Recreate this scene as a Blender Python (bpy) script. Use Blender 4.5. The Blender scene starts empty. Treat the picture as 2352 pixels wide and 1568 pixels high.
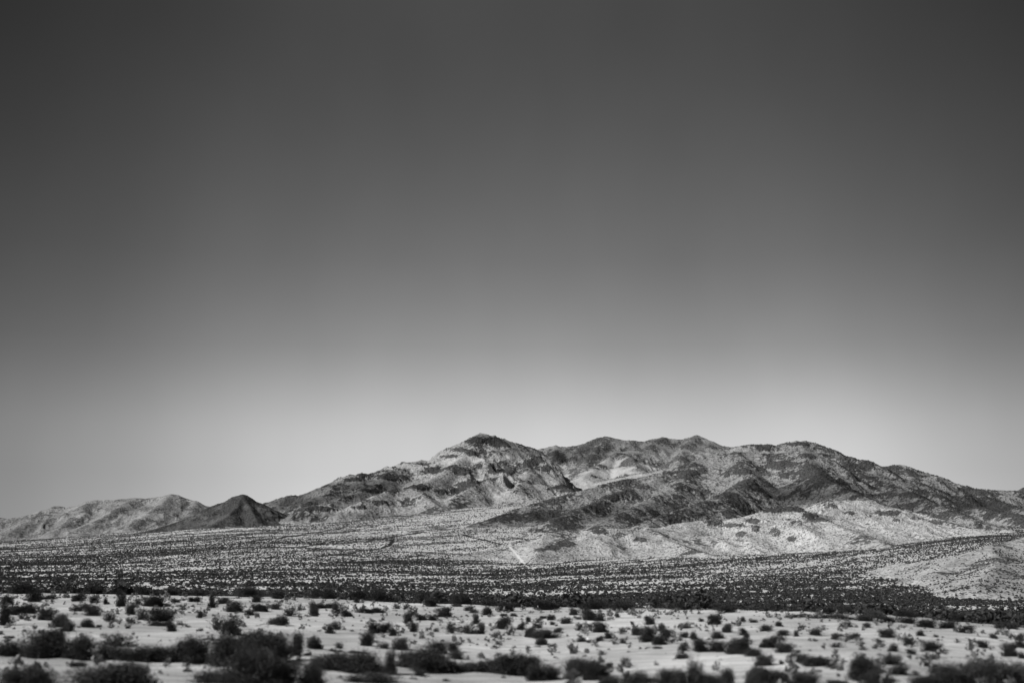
import bpy, math, random
import numpy as np
from mathutils import Vector

rng = np.random.default_rng(7)
random.seed(7)
scene = bpy.context.scene
COL = scene.collection

# ------------------------------------------------------------------ camera
F = 2839.0                       # focal length for a 2352-unit wide picture
HORIZON = 1290.0
TH = math.atan((HORIZON - 784.0) / F)
cam_data = bpy.data.cameras.new("camera")
cam_data.sensor_width = 36.0
cam_data.lens = 36.0 * F / 2352.0
cam_data.clip_start = 0.3
cam_data.clip_end = 60000.0
cam_data.dof.use_dof = True
cam_data.dof.focus_distance = 3000.0
cam_data.dof.aperture_fstop = 0.65
cam = bpy.data.objects.new("camera", cam_data)
cam.rotation_euler = (math.pi / 2 + TH, 0, 0)
COL.objects.link(cam)
scene.camera = cam

# ------------------------------------------------------------------ light
SUN_EL, SUN_AZ = 41.0, -104.0     # azimuth from +Y (view direction), clockwise
scene.view_settings.view_transform = 'Standard'
scene.view_settings.look = 'None'
scene.view_settings.gamma = 1.0
scene.view_settings.exposure = 0.0

world = bpy.data.worlds.new("World")
scene.world = world
world.use_nodes = True
nt = world.node_tree
nt.nodes.clear()
N = nt.nodes.new
out = N('ShaderNodeOutputWorld')
bg = N('ShaderNodeBackground')
bg.inputs['Strength'].default_value = 0.1
nt.links.new(bg.outputs[0], out.inputs[0])
sky = N('ShaderNodeTexSky')
sky.sky_type = 'NISHITA'
sky.sun_disc = False
sky.sun_elevation = math.radians(SUN_EL)
sky.sun_rotation = math.radians(SUN_AZ)
sky.altitude = 900
sky.air_density = 1.0
sky.dust_density = 0.6
sep = N('ShaderNodeSeparateColor')
nt.links.new(sky.outputs[0], sep.inputs[0])
tc = N('ShaderNodeTexCoord')
sx = N('ShaderNodeSeparateXYZ')
nt.links.new(tc.outputs['Generated'], sx.inputs[0])
def wmath(op, a, b=None, c=None, clamp=False):
    n = N('ShaderNodeMath'); n.operation = op; n.use_clamp = clamp
    for i, q in enumerate((a, b, c)):
        if q is None: continue
        if isinstance(q, (int, float)): n.inputs[i].default_value = q
        else: nt.links.new(q, n.inputs[i])
    return n.outputs[0]
# the deep-red filter of the monochrome film: transfer from elevation (0..90 deg) of the clear sky
elev = wmath('DIVIDE', wmath('ARCSINE', sx.outputs['Z']), math.pi / 2, clamp=True)
ramp = N('ShaderNodeValToRGB')
RAWT = [(0, 6.29), (4.0, 4.4), (6, 3.46), (8, 2.84), (10, 2.42), (12, 2.07), (16, 1.65), (21, 1.31), (25, 1.14), (45, .80), (89, .88)]
TARGET = [(0, .66), (4.0, .64), (5.75, .59), (6.8, .505), (7.8, .425), (8.8, .35), (9.8, .292), (11.8, .215), (13.8, .168), (17.8, .112), (21.5, .079), (25.5, .061), (45, .055), (89, .05)]
RAW = [(e_, float(np.interp(e_, [q[0] for q in RAWT], [q[1] for q in RAWT]))) for e_, _ in TARGET]
ramp.color_ramp.interpolation = 'B_SPLINE'
ramp.color_ramp.elements[0].position = 0.0
while len(ramp.color_ramp.elements) < len(TARGET):
    ramp.color_ramp.elements.new(0.5)
for i, ((e, tv), (_, rv)) in enumerate(zip(TARGET, RAW)):
    el = ramp.color_ramp.elements[i]
    el.position = e / 90.0 if e else 0.0
    k = tv / (rv * 0.1) / 2.0
    el.color = (k, k, k, 1)
nt.links.new(elev, ramp.inputs[0])
# edge vignette put into the sky colour: darker away from the direction of view (+Y), a few thin cirrus-like veils
hyp = wmath('SQRT', wmath('ADD', wmath('MULTIPLY', sx.outputs['X'], sx.outputs['X']), wmath('MULTIPLY', sx.outputs['Y'], sx.outputs['Y'])))
sn = wmath('DIVIDE', sx.outputs['X'], wmath('MAXIMUM', hyp, 0.001))
dd = wmath('SUBTRACT', sn, 0.04)
d2 = wmath('MULTIPLY', dd, dd)
vignette = wmath('ADD', 0.2, wmath('DIVIDE', 0.8, wmath('ADD', 1.0, wmath('MULTIPLY', wmath('MULTIPLY', d2, d2), 90.0))))
mp = N('ShaderNodeMapping')
mp.inputs['Scale'].default_value = (3.0, 3.0, 1.6)
mp.inputs['Rotation'].default_value = (0.3, 0.25, 0.0)
nt.links.new(tc.outputs['Generated'], mp.inputs[0])
nz = N('ShaderNodeTexNoise')
nz.inputs['Scale'].default_value = 2.2
nz.inputs['Detail'].default_value = 3.0
nt.links.new(mp.outputs[0], nz.inputs['Vector'])
veil = wmath('ADD', 0.83, wmath('MULTIPLY', nz.outputs[0], 0.34))
tot = wmath('MULTIPLY', sep.outputs[0], wmath('MULTIPLY', ramp.outputs[0], 2.0))
tot = wmath('MULTIPLY', wmath('MULTIPLY', tot, vignette), veil)
nt.links.new(tot, bg.inputs['Color'])

sd = bpy.data.lights.new("sun", 'SUN')
sd.energy = 4.8
sd.angle = math.radians(0.53)
sd.color = (1.0, 0.995, 0.985)
sun = bpy.data.objects.new("sun", sd)
COL.objects.link(sun)
a, e = math.radians(SUN_AZ), math.radians(SUN_EL)
sdir = Vector((math.sin(a) * math.cos(e), math.cos(a) * math.cos(e), math.sin(e)))
sun.rotation_euler = sdir.to_track_quat('Z', 'Y').to_euler()

# ------------------------------------------------------------------ picture <-> world (survey bearings)
cT, sT = math.cos(TH), math.sin(TH)
def bear(u, v, Y):
    """bearing (u, v) of the survey picture at forward distance Y -> world point"""
    xc, yc = (np.asarray(u, float) - 1176.0) / F, (784.0 - np.asarray(v, float)) / F
    yd, zd = cT - yc * sT, sT + yc * cT
    return xc / yd * Y, Y * 1.0, zd / yd * Y
def vof(z, Y):
    r = z / Y
    yc = (r * cT - sT) / (cT + r * sT)
    return 784.0 - yc * F
def uof(x, z, Y):
    yc = (784.0 - vof(z, Y)) / F
    return 1176.0 + x / Y * (cT - yc * sT) * F
def tof(u):
    return (np.asarray(u, float) - 1176.0) / F / 1.012

# ------------------------------------------------------------------ noise
_P = rng.permutation(512)
_A = rng.uniform(0, 2 * math.pi, 512)
_GX, _GY = np.cos(_A), np.sin(_A)
def noise(x, y, seed=0):
    x = np.asarray(x, float) + seed * 17.31; y = np.asarray(y, float) - seed * 9.73
    xi, yi = np.floor(x).astype(int), np.floor(y).astype(int)
    xf, yf = x - xi, y - yi
    def g(ix, iy, dx, dy):
        h = _P[(_P[ix & 511] + iy) & 511]
        return _GX[h] * dx + _GY[h] * dy
    sxx = xf * xf * xf * (xf * (xf * 6 - 15) + 10); syy = yf * yf * yf * (yf * (yf * 6 - 15) + 10)
    n00, n10 = g(xi, yi, xf, yf), g(xi + 1, yi, xf - 1, yf)
    n01, n11 = g(xi, yi + 1, xf, yf - 1), g(xi + 1, yi + 1, xf - 1, yf - 1)
    return ((n00 + (n10 - n00) * sxx) * (1 - syy) + (n01 + (n11 - n01) * sxx) * syy) * 1.5
def fbm(x, y, octv=4, seed=0, gain=0.5):
    s, amp, f, tot = 0, 1.0, 1.0, 0
    for i in range(octv):
        s = s + amp * noise(x * f, y * f, seed + i * 3); tot += amp
        amp *= gain; f *= 2.03
    return s / tot
def ridged(x, y, octv=4, seed=0, gain=0.5):
    s, amp, f, tot = 0, 1.0, 1.0, 0
    for i in range(octv):
        s = s + amp * (1 - 2 * np.abs(noise(x * f, y * f, seed + i * 3))); tot += amp
        amp *= gain; f *= 2.1
    return s / tot
def sstep(a, b, x):
    t = np.clip((x - a) / (b - a), 0, 1)
    return t * t * (3 - 2 * t)

# ------------------------------------------------------------------ terrain functions
LU = np.array([-2500, -600, 0, 600, 1200, 1800, 2000, 2150, 2352, 2900, 4500])
LY = np.array([110, 102, 95, 90, 76, 62, 58, 55, 52, 50, 50.])
LV = np.array([1360, 1360, 1362, 1370, 1396, 1404, 1412, 1424, 1442, 1450, 1450.])
L_T = tof(LU)
L_Z = bear(1176, LV, LY)[2]
def lip_y(t, x=None):
    return np.interp(t, L_T, LY)
def sand_z(x, y):
    x, y = np.asarray(x, float), np.asarray(y, float)
    t = x / np.maximum(y, 20.0)
    yl, zl = np.interp(t, L_T, LY), np.interp(t, L_T, L_Z)
    yl = yl + 2.2 * noise(x / 9.0, y / 30.0, 41)
    near = sstep(0, 30, y)
    z = -2.55 * (1 - near) + zl * near
    z = z + 0.10 * fbm(x / 7.0, y / 7.0, 3, 5) + 0.05 * fbm(x / 1.6, y / 1.6, 2, 9)
    d = np.maximum(y - yl, 0)
    return z - np.minimum(0.012 * d * d, 0.24 * d)

PU = np.array([-2500, -600, 0, 600, 1200, 1800, 2352, 3000, 4500])
PYs = np.array([60, 120, 200, 400, 700, 1300, 2000, 4000, 6500, 9000, 14000.])
PV = np.array([
    [1500, 1420, 1375, 1338, 1316, 1298, 1286, 1269, 1258, 1254, 1252],
    [1500, 1420, 1375, 1338, 1316, 1296, 1280, 1259, 1246, 1243, 1242],
    [1500, 1420, 1378, 1339, 1317, 1294, 1275, 1254, 1240, 1236, 1235],
    [1510, 1430, 1384, 1343, 1318, 1284, 1250, 1216, 1198, 1190, 1188],
    [1530, 1450, 1402, 1368, 1338, 1304, 1268, 1192, 1146, 1130, 1125],
    [1560, 1465, 1418, 1370, 1334, 1289, 1262, 1215, 1175, 1160, 1150],
    [1580, 1480, 1436, 1392, 1340, 1250, 1226, 1205, 1180, 1165, 1150],
    [1600, 1490, 1445, 1400, 1335, 1242, 1220, 1200, 1180, 1165, 1150],
    [1600, 1490, 1445, 1400, 1335, 1242, 1220, 1200, 1180, 1165, 1150]], float)
P_T = tof(PU)
LPY = np.log(PYs)
PR = bear(1176, PV, 1.0)[2]
def _cr(tab, q):
    # smooth interpolation of table rows along log distance
    i = np.clip(np.searchsorted(LPY, q) - 1, 0, len(LPY) - 2)
    f = np.clip((q - LPY[i]) / (LPY[i + 1] - LPY[i]), 0, 1)
    i0, i3 = np.maximum(i - 1, 0), np.minimum(i + 2, len(LPY) - 1)
    p0, p1, p2, p3 = tab[i0], tab[i], tab[i + 1], tab[i3]
    return 0.5 * (2 * p1 + (p2 - p0) * f + (2 * p0 - 5 * p1 + 4 * p2 - p3) * f * f + (3 * p1 - p0 - 3 * p2 + p3) * f ** 3)
def plain_z(x, y, rough=True):
    x, y = np.asarray(x, float), np.maximum(np.asarray(y, float), 40.0)
    t = x / y
    k = np.clip(np.searchsorted(P_T, t) - 1, 0, len(P_T) - 2)
    f = np.clip((t - P_T[k]) / (P_T[k + 1] - P_T[k]), 0, 1)
    f = f * f * (3 - 2 * f) * 0.6 + f * 0.4
    q = np.log(y)
    r = np.zeros_like(t)
    for j in range(len(P_T)):
        w = np.where(k == j, 1 - f, 0) + np.where(k + 1 == j, f, 0)
        m = w > 0
        if np.any(m):
            r = r + np.where(m, w * _cr(PR[j], q), 0)
    z = r * y
    if rough:
        a = np.clip((y - 60) / 300, 0.15, 1)
        z = z + a * (0.9 * fbm(x / 190, y / 120, 3, 21, 0.4) + 0.0012 * y * fbm(x / 600, y / 400, 3, 25, 0.4))
    return z

def vegband(x, y):
    """0..1 plant density on the plain: patches, and thin slanting lines of brush along the washes"""
    x, y = np.asarray(x, float), np.maximum(np.asarray(y, float), 30.0)
    t, q = x / y, np.log(y)
    q = q - 2.6 * t + 0.10 * fbm(x / 500, y / 500, 3, 31) + 0.05 * fbm(x / 120, y / 120, 2, 32)
    b = fbm(t * 3.0, q * 5.5, 4, 33, 0.6)
    c = fbm(x / 90, y / 120, 3, 37)
    l1 = sstep(0.80, 0.97, 1 - 2.0 * np.abs(noise(t * 1.6 + 3, q * 6.0, 39)))
    l2 = sstep(0.86, 0.98, 1 - 2.0 * np.abs(noise(t * 2.6 + 9, q * 11.0, 43)))
    right = 0.30 * sstep(0.0, 0.16, t) * sstep(6.9, 6.3, np.log(y))
    return np.clip(0.40 + 0.95 * b + 0.35 * c + 0.85 * l1 + 0.7 * l2 + right + 0.22 * sstep(7.2, 8.1, np.log(y)) * sstep(0.02, -0.12, t), 0.04, 1.25)

# ------------------------------------------------------------------ mountains
class Ridge:
    def __init__(s, pts, k=2.3, p=1.25, spur=0.3, lam=230.0, kb=None):
        P = [bear(u, v, Y) for u, v, Y in pts]
        s.x = np.array([q[0] for q in P]); s.y = np.array([q[1] for q in P]); s.z = np.array([q[2] for q in P])
        s.k, s.p, s.spur, s.lam, s.rr = k, p, spur, lam, (kb or (0.035 if k > 2.05 else 0.13) * lam)
        s.seed = int(rng.integers(0, 400))
    def eval(s, X, Y, base):
        n = len(s.x) - 1
        bd = np.full(X.shape, 1e18)
        for i in range(n):
            ax, ay = s.x[i], s.y[i]; dx, dy = s.x[i + 1] - ax, s.y[i + 1] - ay
            f = np.clip(((X - ax) * dx + (Y - ay) * dy) / (dx * dx + dy * dy), 0, 1)
            bd = np.minimum(bd, (X - ax - f * dx) ** 2 + (Y - ay - f * dy) ** 2)
        d0 = np.sqrt(bd)
        a = np.minimum(d0 * 0.45, s.lam * 0.5)
        Xw = X + a * fbm(X / s.lam, Y / s.lam, 3, s.seed)
        Yw = Y + a * fbm(X / s.lam, Y / s.lam, 3, s.seed + 7)
        g = ridged((X + 0.3 * Y) / s.lam, Y / (s.lam * 3.2), 3, s.seed + 11, 0.55)
        best = np.full(X.shape, -1e9)
        for i in range(n):
            ax, ay, az = s.x[i], s.y[i], s.z[i]
            dx, dy, dz = s.x[i + 1] - ax, s.y[i + 1] - ay, s.z[i + 1] - az
            f = np.clip(((Xw - ax) * dx + (Yw - ay) * dy) / (dx * dx + dy * dy), 0, 1)
            d = np.sqrt((Xw - ax - f * dx) ** 2 + (Yw - ay - f * dy) ** 2)
            d = np.sqrt(d * d + s.rr ** 2) - s.rr
            h = np.maximum(az + f * dz - base, 4.0)
            t = d / (s.k * h)
            t = t * (1 - s.spur * g * sstep(0, 0.35, t))
            z = base + h * np.where(t < 1, np.clip(1 - t, 0, 1) ** s.p, -(t - 1) * 0.6)
            best = np.maximum(best, z)
        return best, d0

def build_grid(name, X, Y, Z, attrs, mat, kind='structure'):
    ny, nx = X.shape
    me = bpy.data.meshes.new(name)
    me.vertices.add(nx * ny)
    me.vertices.foreach_set('co', np.stack([X, Y, Z], -1).astype(np.float32).ravel())
    i = (np.arange(ny - 1)[:, None] * nx + np.arange(nx - 1)[None, :]).ravel()
    q = np.stack([i, i + 1, i + nx + 1, i + nx], -1).astype(np.int32)
    me.loops.add(q.size); me.loops.foreach_set('vertex_index', q.ravel())
    me.polygons.add(len(q)); me.polygons.foreach_set('loop_start', np.arange(0, q.size, 4, dtype=np.int32))
    me.polygons.foreach_set('use_smooth', np.ones(len(q), bool))
    for k, v in attrs.items():
        at = me.attributes.new(k, 'FLOAT', 'POINT')
        at.data.foreach_set('value', np.ascontiguousarray(v, np.float32).ravel())
    me.update(calc_edges=True)
    me.materials.append(mat)
    o = bpy.data.objects.new(name, me)
    COL.objects.link(o)
    o['kind'] = kind
    return o

def hit(u, v, zf, ys):
    """where the bearing (u, v) first meets the surface zf"""
    t = None
    ys = np.asarray(ys, float)
    x, y, z = bear(u, v, ys)
    g = zf(x, y)
    below = np.nonzero(z <= g)[0]
    i = below[0] if len(below) else len(ys) - 1
    return float(x[i]), float(y[i]), float(g[i])

# ------------------------------------------------------------------ materials
def new_mat(name):
    m = bpy.data.materials.new(name); m.use_nodes = True
    t = m.node_tree; t.nodes.clear()
    o = t.nodes.new('ShaderNodeOutputMaterial'); b = t.nodes.new('ShaderNodeBsdfPrincipled')
    b.inputs['Roughness'].default_value = 0.95
    b.inputs['Specular IOR Level'].default_value = 0.1
    t.links.new(b.outputs[0], o.inputs[0])
    return m, t, b
class NT:
    def __init__(s, t): s.t = t; s.pos = None
    def n(s, k): return s.t.nodes.new(k)
    def put(s, sock, v):
        if isinstance(v, (int, float)): sock.default_value = v
        else: s.t.links.new(v, sock)
    def math(s, op, a, b=0.0, clamp=False):
        n = s.n('ShaderNodeMath'); n.operation = op; n.use_clamp = clamp
        s.put(n.inputs[0], a); s.put(n.inputs[1], b); return n.outputs[0]
    def ss(s, v, a, b, lo=0.0, hi=1.0):
        n = s.n('ShaderNodeMapRange'); n.interpolation_type = 'SMOOTHSTEP'
        s.put(n.inputs['Value'], v)
        n.inputs['From Min'].default_value = a; n.inputs['From Max'].default_value = b
        n.inputs['To Min'].default_value = lo; n.inputs['To Max'].default_value = hi
        return n.outputs[0]
    def mix(s, f, a, b):
        n = s.n('ShaderNodeMix'); n.data_type = 'FLOAT'
        s.put(n.inputs[0], f); s.put(n.inputs[2], a); s.put(n.inputs[3], b); return n.outputs[0]
    def coord(s, scale=(1, 1, 1), rot=(0, 0, 0)):
        g = s.n('ShaderNodeNewGeometry'); m = s.n('ShaderNodeMapping')
        m.inputs['Scale'].default_value = scale; m.inputs['Rotation'].default_value = rot
        s.t.links.new(g.outputs['Position'], m.inputs[0]); return m.outputs[0]
    def noise(s, c, size, detail=3.0, rough=0.55):
        n = s.n('ShaderNodeTexNoise')
        n.inputs['Scale'].default_value = 1.0 / size
        n.inputs['Detail'].default_value = detail; n.inputs['Roughness'].default_value = rough
        s.t.links.new(c, n.inputs['Vector']); return n.outputs[0]
    def vor(s, c, size, rand=1.0):
        n = s.n('ShaderNodeTexVoronoi'); n.inputs['Scale'].default_value = 1.0 / size
        n.inputs['Randomness'].default_value = rand
        s.t.links.new(c, n.inputs['Vector']); return n.outputs['Distance']
    def attr(s, name):
        n = s.n('ShaderNodeAttribute'); n.attribute_name = name; return n.outputs['Fac']
    def grey(s, sock, v):
        c = s.n('ShaderNodeCombineColor')
        for i in range(3): s.put(c.inputs[i], v)
        s.t.links.new(c.outputs[0], sock)
    def bump(s, b, h, dist, strength=1.0):
        n = s.n('ShaderNodeBump'); n.inputs['Distance'].default_value = dist; n.inputs['Strength'].default_value = strength
        s.t.links.new(h, n.inputs['Height']); s.t.links.new(n.outputs[0], b.inputs['Normal'])

def mountain_mat(name, pale, dark, speck, speck_amt, bump_d):
    m, t, b = new_mat(name); g = NT(t)
    c = g.coord()
    rock = g.attr('rock')
    n1 = g.noise(c, speck * 9, 4, 0.6)
    n2 = g.noise(c, speck * 2.2, 3, 0.65)
    n3 = g.noise(c, speck, 2, 0.6)
    r = g.math('ADD', rock, g.math('MULTIPLY', g.math('SUBTRACT', n2, 0.5), 1.7))
    r = g.ss(r, 0.44, 0.64)
    ground = g.mix(g.ss(n1, 0.3, 0.7), pale * 1.12, pale * 0.78)
    sp = g.ss(g.math('ADD', n3, g.math('MULTIPLY', g.math('SUBTRACT', n2, 0.5), 0.45)), 0.50, 0.60)
    ground = g.mix(g.math('MULTIPLY', sp, speck_amt), ground, dark * 1.25)
    rockc = g.mix(g.ss(n3, 0.38, 0.60), dark * 0.7, dark * 2.0)
    col = g.mix(r, ground, rockc)
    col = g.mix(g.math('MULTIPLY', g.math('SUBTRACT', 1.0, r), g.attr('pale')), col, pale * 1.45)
    col = g.math('MULTIPLY', col, g.math('SUBTRACT', 1.0, g.math('MULTIPLY', g.attr('dark_tone'), 0.75)))
    g.grey(b.inputs['Base Color'], col)
    g.bump(b, g.math('ADD', g.math('MULTIPLY', n2, 1.0), g.math('MULTIPLY', n3, 0.5)), bump_d)
    return m

MAT = {}
m, t, b = new_mat('sand'); g = NT(t)
c = g.coord(); cst = g.coord((0.14, 1, 1))
n1 = g.noise(c, 6.0, 4); n2 = g.noise(cst, 0.5, 4, 0.65); n3 = g.noise(c, 0.06, 2); n4 = g.noise(c, 40, 2)
col = g.mix(g.ss(n1, 0.35, 0.65), 0.42, 0.61)
col = g.math('MULTIPLY', col, g.ss(n2, 0.28, 0.72, 0.66, 1.14))
col = g.math('MULTIPLY', col, g.ss(n4, 0.35, 0.65, 0.9, 1.05))
peb = g.ss(g.vor(c, 0.16), 0.10, 0.22, 0.55, 1.0)
col = g.math('MULTIPLY', col, peb)
g.grey(b.inputs['Base Color'], col)
g.bump(b, g.math('ADD', g.math('MULTIPLY', n2, 0.8), g.math('MULTIPLY', n3, 0.15)), 0.12)
MAT['sand'] = m

m, t, b = new_mat('plain_soil'); g = NT(t)
c = g.coord()
veg = g.attr('veg')
n1 = g.noise(c, 9, 4, 0.65); n2 = g.noise(c, 60, 3); n3 = g.noise(c, 3.0, 2)
base = g.mix(g.ss(n2, 0.3, 0.7), 0.44, 0.56)
f = g.math('ADD', g.math('MULTIPLY', veg, 0.55), g.math('MULTIPLY', g.math('SUBTRACT', n1, 0.5), 1.3))
col = g.mix(g.ss(f, 0.40, 0.72, 0.0, 0.72), base, 0.075)
far = g.math('ADD', g.math('MULTIPLY', n3, 0.5), 0.75)
g.grey(b.inputs['Base Color'], g.math('MULTIPLY', col, far))
g.bump(b, n3, 0.5)
MAT['plain'] = m

MAT['peak'] = mountain_mat('peak_rock', 0.36, 0.045, 8.0, 0.75, 7.0)
MAT['back'] = mountain_mat('back_rock', 0.29, 0.07, 10.0, 0.75, 7.0)
MAT['right'] = mountain_mat('dark_slope_rock', 0.30, 0.045, 6.0, 0.9, 5.0)
MAT['left'] = mountain_mat('low_hill_rock', 0.29, 0.09, 8.5, 0.7, 6.0)
MAT['cone'] = mountain_mat('cone_rock', 0.105, 0.038, 7.0, 0.85, 5.0)
MAT['pale'] = mountain_mat('pale_hill_soil', 0.50, 0.07, 3.0, 0.72, 2.5)
MAT['near'] = mountain_mat('near_hill_soil', 0.42, 0.07, 1.6, 0.7, 1.0)

def leaf_mat(name, lo, hi):
    m, t, b = new_mat(name); g = NT(t)
    oi = g.n('ShaderNodeObjectInfo')
    n = g.noise(g.coord(), 0.25, 3)
    v = g.mix(g.ss(n, 0.3, 0.7), lo, hi)
    v = g.math('MULTIPLY', v, g.math('ADD', g.math('MULTIPLY', oi.outputs['Random'], 0.45), 0.8))
    g.grey(b.inputs['Base Color'], v)
    return m
MAT['leaf'] = leaf_mat('bush_leaves', 0.036, 0.068)
MAT['twig'] = leaf_mat('bush_twigs', 0.06, 0.12)
MAT['scrub'] = leaf_mat('scrub_leaves', 0.05, 0.075)
MAT['stone'] = leaf_mat('stone', 0.2, 0.4)
MAT['drygrass'] = leaf_mat('dry_grass', 0.14, 0.30)
m, t, b = new_mat('white_paint'); b.inputs['Base Color'].default_value = (.8, .8, .8, 1); MAT['white'] = m
m, t, b = new_mat('dark_opening'); b.inputs['Base Color'].default_value = (.05, .05, .05, 1); MAT['dark'] = m
m, t, b = new_mat('track_dust'); g = NT(t)
g.grey(b.inputs['Base Color'], g.mix(g.noise(g.coord(), 5, 3), 0.45, 0.68)); MAT['dust'] = m

# ------------------------------------------------------------------ sand flat and plain
tcols = np.concatenate([np.linspace(-6.0, -0.62, 60), np.linspace(-0.6, 0.6, 1100), np.linspace(0.62, 6.0, 60)])
ysand = np.concatenate([np.linspace(16, 60, 330), np.linspace(60.3, 130, 260)])
TT, YY = np.meshgrid(tcols, ysand)
XX = TT * YY
ZZ = sand_z(XX, YY)
build_grid('sand_flat', XX, YY, ZZ, {}, MAT['sand'])
xs = np.linspace(-99, 99, 100); ys_ = np.linspace(-60, 16.2, 60)
XX, YY = np.meshgrid(xs, ys_)
Zb = sand_z(XX, YY) - 0.01
build_grid('roadside_ground', XX, YY, Zb, {}, MAT['sand'])

tcols = np.concatenate([np.linspace(-1.6, -0.55, 60), np.linspace(-0.54, 0.54, 1000), np.linspace(0.55, 1.6, 60)])
yp = np.exp(np.linspace(math.log(70), math.log(13500), 900))
TT, YY = np.meshgrid(tcols, yp)
XX = TT * YY
ZZ = plain_z(XX, YY)
build_grid('desert_plain', XX, YY, ZZ, {'veg': vegband(XX, YY)}, MAT['plain'])

# ------------------------------------------------------------------ mountain builder
SURF = {}
def mountain(name, key, ridges, t0, t1, y0, y1, nx, ny, mat, rough, rock_scale, rock_bias, patches=(), sink=3.0, outcrop=1.0, seed=50, crest_rock=0.2, tones=(), cliff=None):
    T, Y = np.meshgrid(np.linspace(tof(t0), tof(t1), nx), np.linspace(y0, y1, ny))
    X = T * Y
    base = plain_z(X, Y, False) - sink
    Z = None; crestline = np.zeros_like(X)
    for r in ridges:
        z, d0 = r.eval(X, Y, base)
        crestline = np.maximum(crestline, np.exp(-(d0 / (rock_scale * 0.9)) ** 2))
        if Z is None: Z = z
        else:
            k = 10.0 * rough / 5
            d = np.clip(0.5 + 0.5 * (Z - z) / k, 0, 1)
            Z = z * (1 - d) + Z * d + k * d * (1 - d)
    H = np.maximum(Z - base, 0)
    amt = sstep(2, 60, H)
    L = rock_scale
    Z = Z + amt * rough * (1 - 0.55 * crestline) * (1.1 * (ridged(X / (L * 3.0), Y / (L * 3.0), 4, seed) - 0.35) + 0.8 * fbm(X / L, Y / L, 4, seed + 9))
    if cliff:      # the flank falls steeply beyond this line
        xc = bear(np.interp(Y, cliff[0], cliff[1]), 1080, Y)[0]
        over = np.maximum(X - xc + 25 * fbm(Y / 150, X / 300, 3, seed + 3), 0)
        Z = Z - 0.95 * (np.sqrt(over * over + 900) - 30)
    # rock outcrops: crests and noise patches
    gy, gx = np.gradient(Z)
    lap = np.zeros_like(Z)
    s = 3
    lap[s:-s, s:-s] = (Z[s:-s, s:-s] * 4 - Z[:-2 * s, s:-s] - Z[2 * s:, s:-s] - Z[s:-s, :-2 * s] - Z[s:-s, 2 * s:])
    crest = np.clip(lap / (np.std(lap) * 2.5), -0.8, 1)
    rock = rock_bias + 1.15 * fbm(X / (L * 1.7), Y / (L * 2.2), 5, seed + 20, 0.6) + 0.22 * crest + crest_rock * crestline
    vv = vof(Z, Y); light = np.zeros_like(Z)
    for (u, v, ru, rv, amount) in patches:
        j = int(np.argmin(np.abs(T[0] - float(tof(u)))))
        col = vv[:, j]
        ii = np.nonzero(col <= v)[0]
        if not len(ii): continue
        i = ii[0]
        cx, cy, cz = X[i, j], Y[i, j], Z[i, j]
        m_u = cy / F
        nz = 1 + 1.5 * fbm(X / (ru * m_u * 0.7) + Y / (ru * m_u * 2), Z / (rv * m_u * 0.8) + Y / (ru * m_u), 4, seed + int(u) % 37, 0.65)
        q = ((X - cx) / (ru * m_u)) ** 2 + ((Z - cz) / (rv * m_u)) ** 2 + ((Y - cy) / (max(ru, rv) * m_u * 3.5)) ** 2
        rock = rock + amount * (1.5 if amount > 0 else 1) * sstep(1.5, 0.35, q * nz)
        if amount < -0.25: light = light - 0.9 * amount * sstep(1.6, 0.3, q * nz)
    dark_tone = np.zeros_like(Z)  # broad areas where the slope colour is darkened
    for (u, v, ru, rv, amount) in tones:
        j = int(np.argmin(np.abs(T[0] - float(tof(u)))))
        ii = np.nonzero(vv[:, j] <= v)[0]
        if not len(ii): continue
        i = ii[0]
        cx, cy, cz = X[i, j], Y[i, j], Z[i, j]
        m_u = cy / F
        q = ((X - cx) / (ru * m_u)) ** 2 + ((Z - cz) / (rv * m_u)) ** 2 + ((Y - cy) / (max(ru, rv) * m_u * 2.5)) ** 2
        dark_tone = dark_tone + amount * sstep(1.7, 0.2, q * (1 + 0.9 * fbm(X / (L * 2), Z / L + Y / (L * 2), 4, seed + 5, 0.65)))
    Z = Z + outcrop * amt * sstep(0.35, 0.75, rock) * (0.6 + 1.2 * np.abs(noise(X / (L * 0.28), Y / (L * 0.28), seed + 31)) + 0.7 * np.abs(noise(X / (L * 0.12), Y / (L * 0.12), seed + 33)))
    build_grid(name, X, Y, Z, {'rock': rock, 'pale': np.clip(light, 0, 1), 'dark_tone': np.clip(dark_tone, 0, 1)}, mat)
    SURF[key] = (T[0], Y[:, 0], Z, rock)

def surf_z(key, x, y):
    Ts, Ys, Z, _ = SURF[key]
    x, y = np.asarray(x, float), np.asarray(y, float)
    ft = (x / y - Ts[0]) / (Ts[1] - Ts[0]); fy = (y - Ys[0]) / (Ys[1] - Ys[0])
    ok = (ft >= 0) & (ft < len(Ts) - 1) & (fy >= 0) & (fy < len(Ys) - 1)
    i = np.clip(fy.astype(int), 0, len(Ys) - 2); j = np.clip(ft.astype(int), 0, len(Ts) - 2)
    a, b_ = np.clip(fy - i, 0, 1), np.clip(ft - j, 0, 1)
    z = (Z[i, j] * (1 - a) + Z[i + 1, j] * a) * (1 - b_) + (Z[i, j + 1] * (1 - a) + Z[i + 1, j + 1] * a) * b_
    return np.where(ok, z, -1e4)

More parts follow.
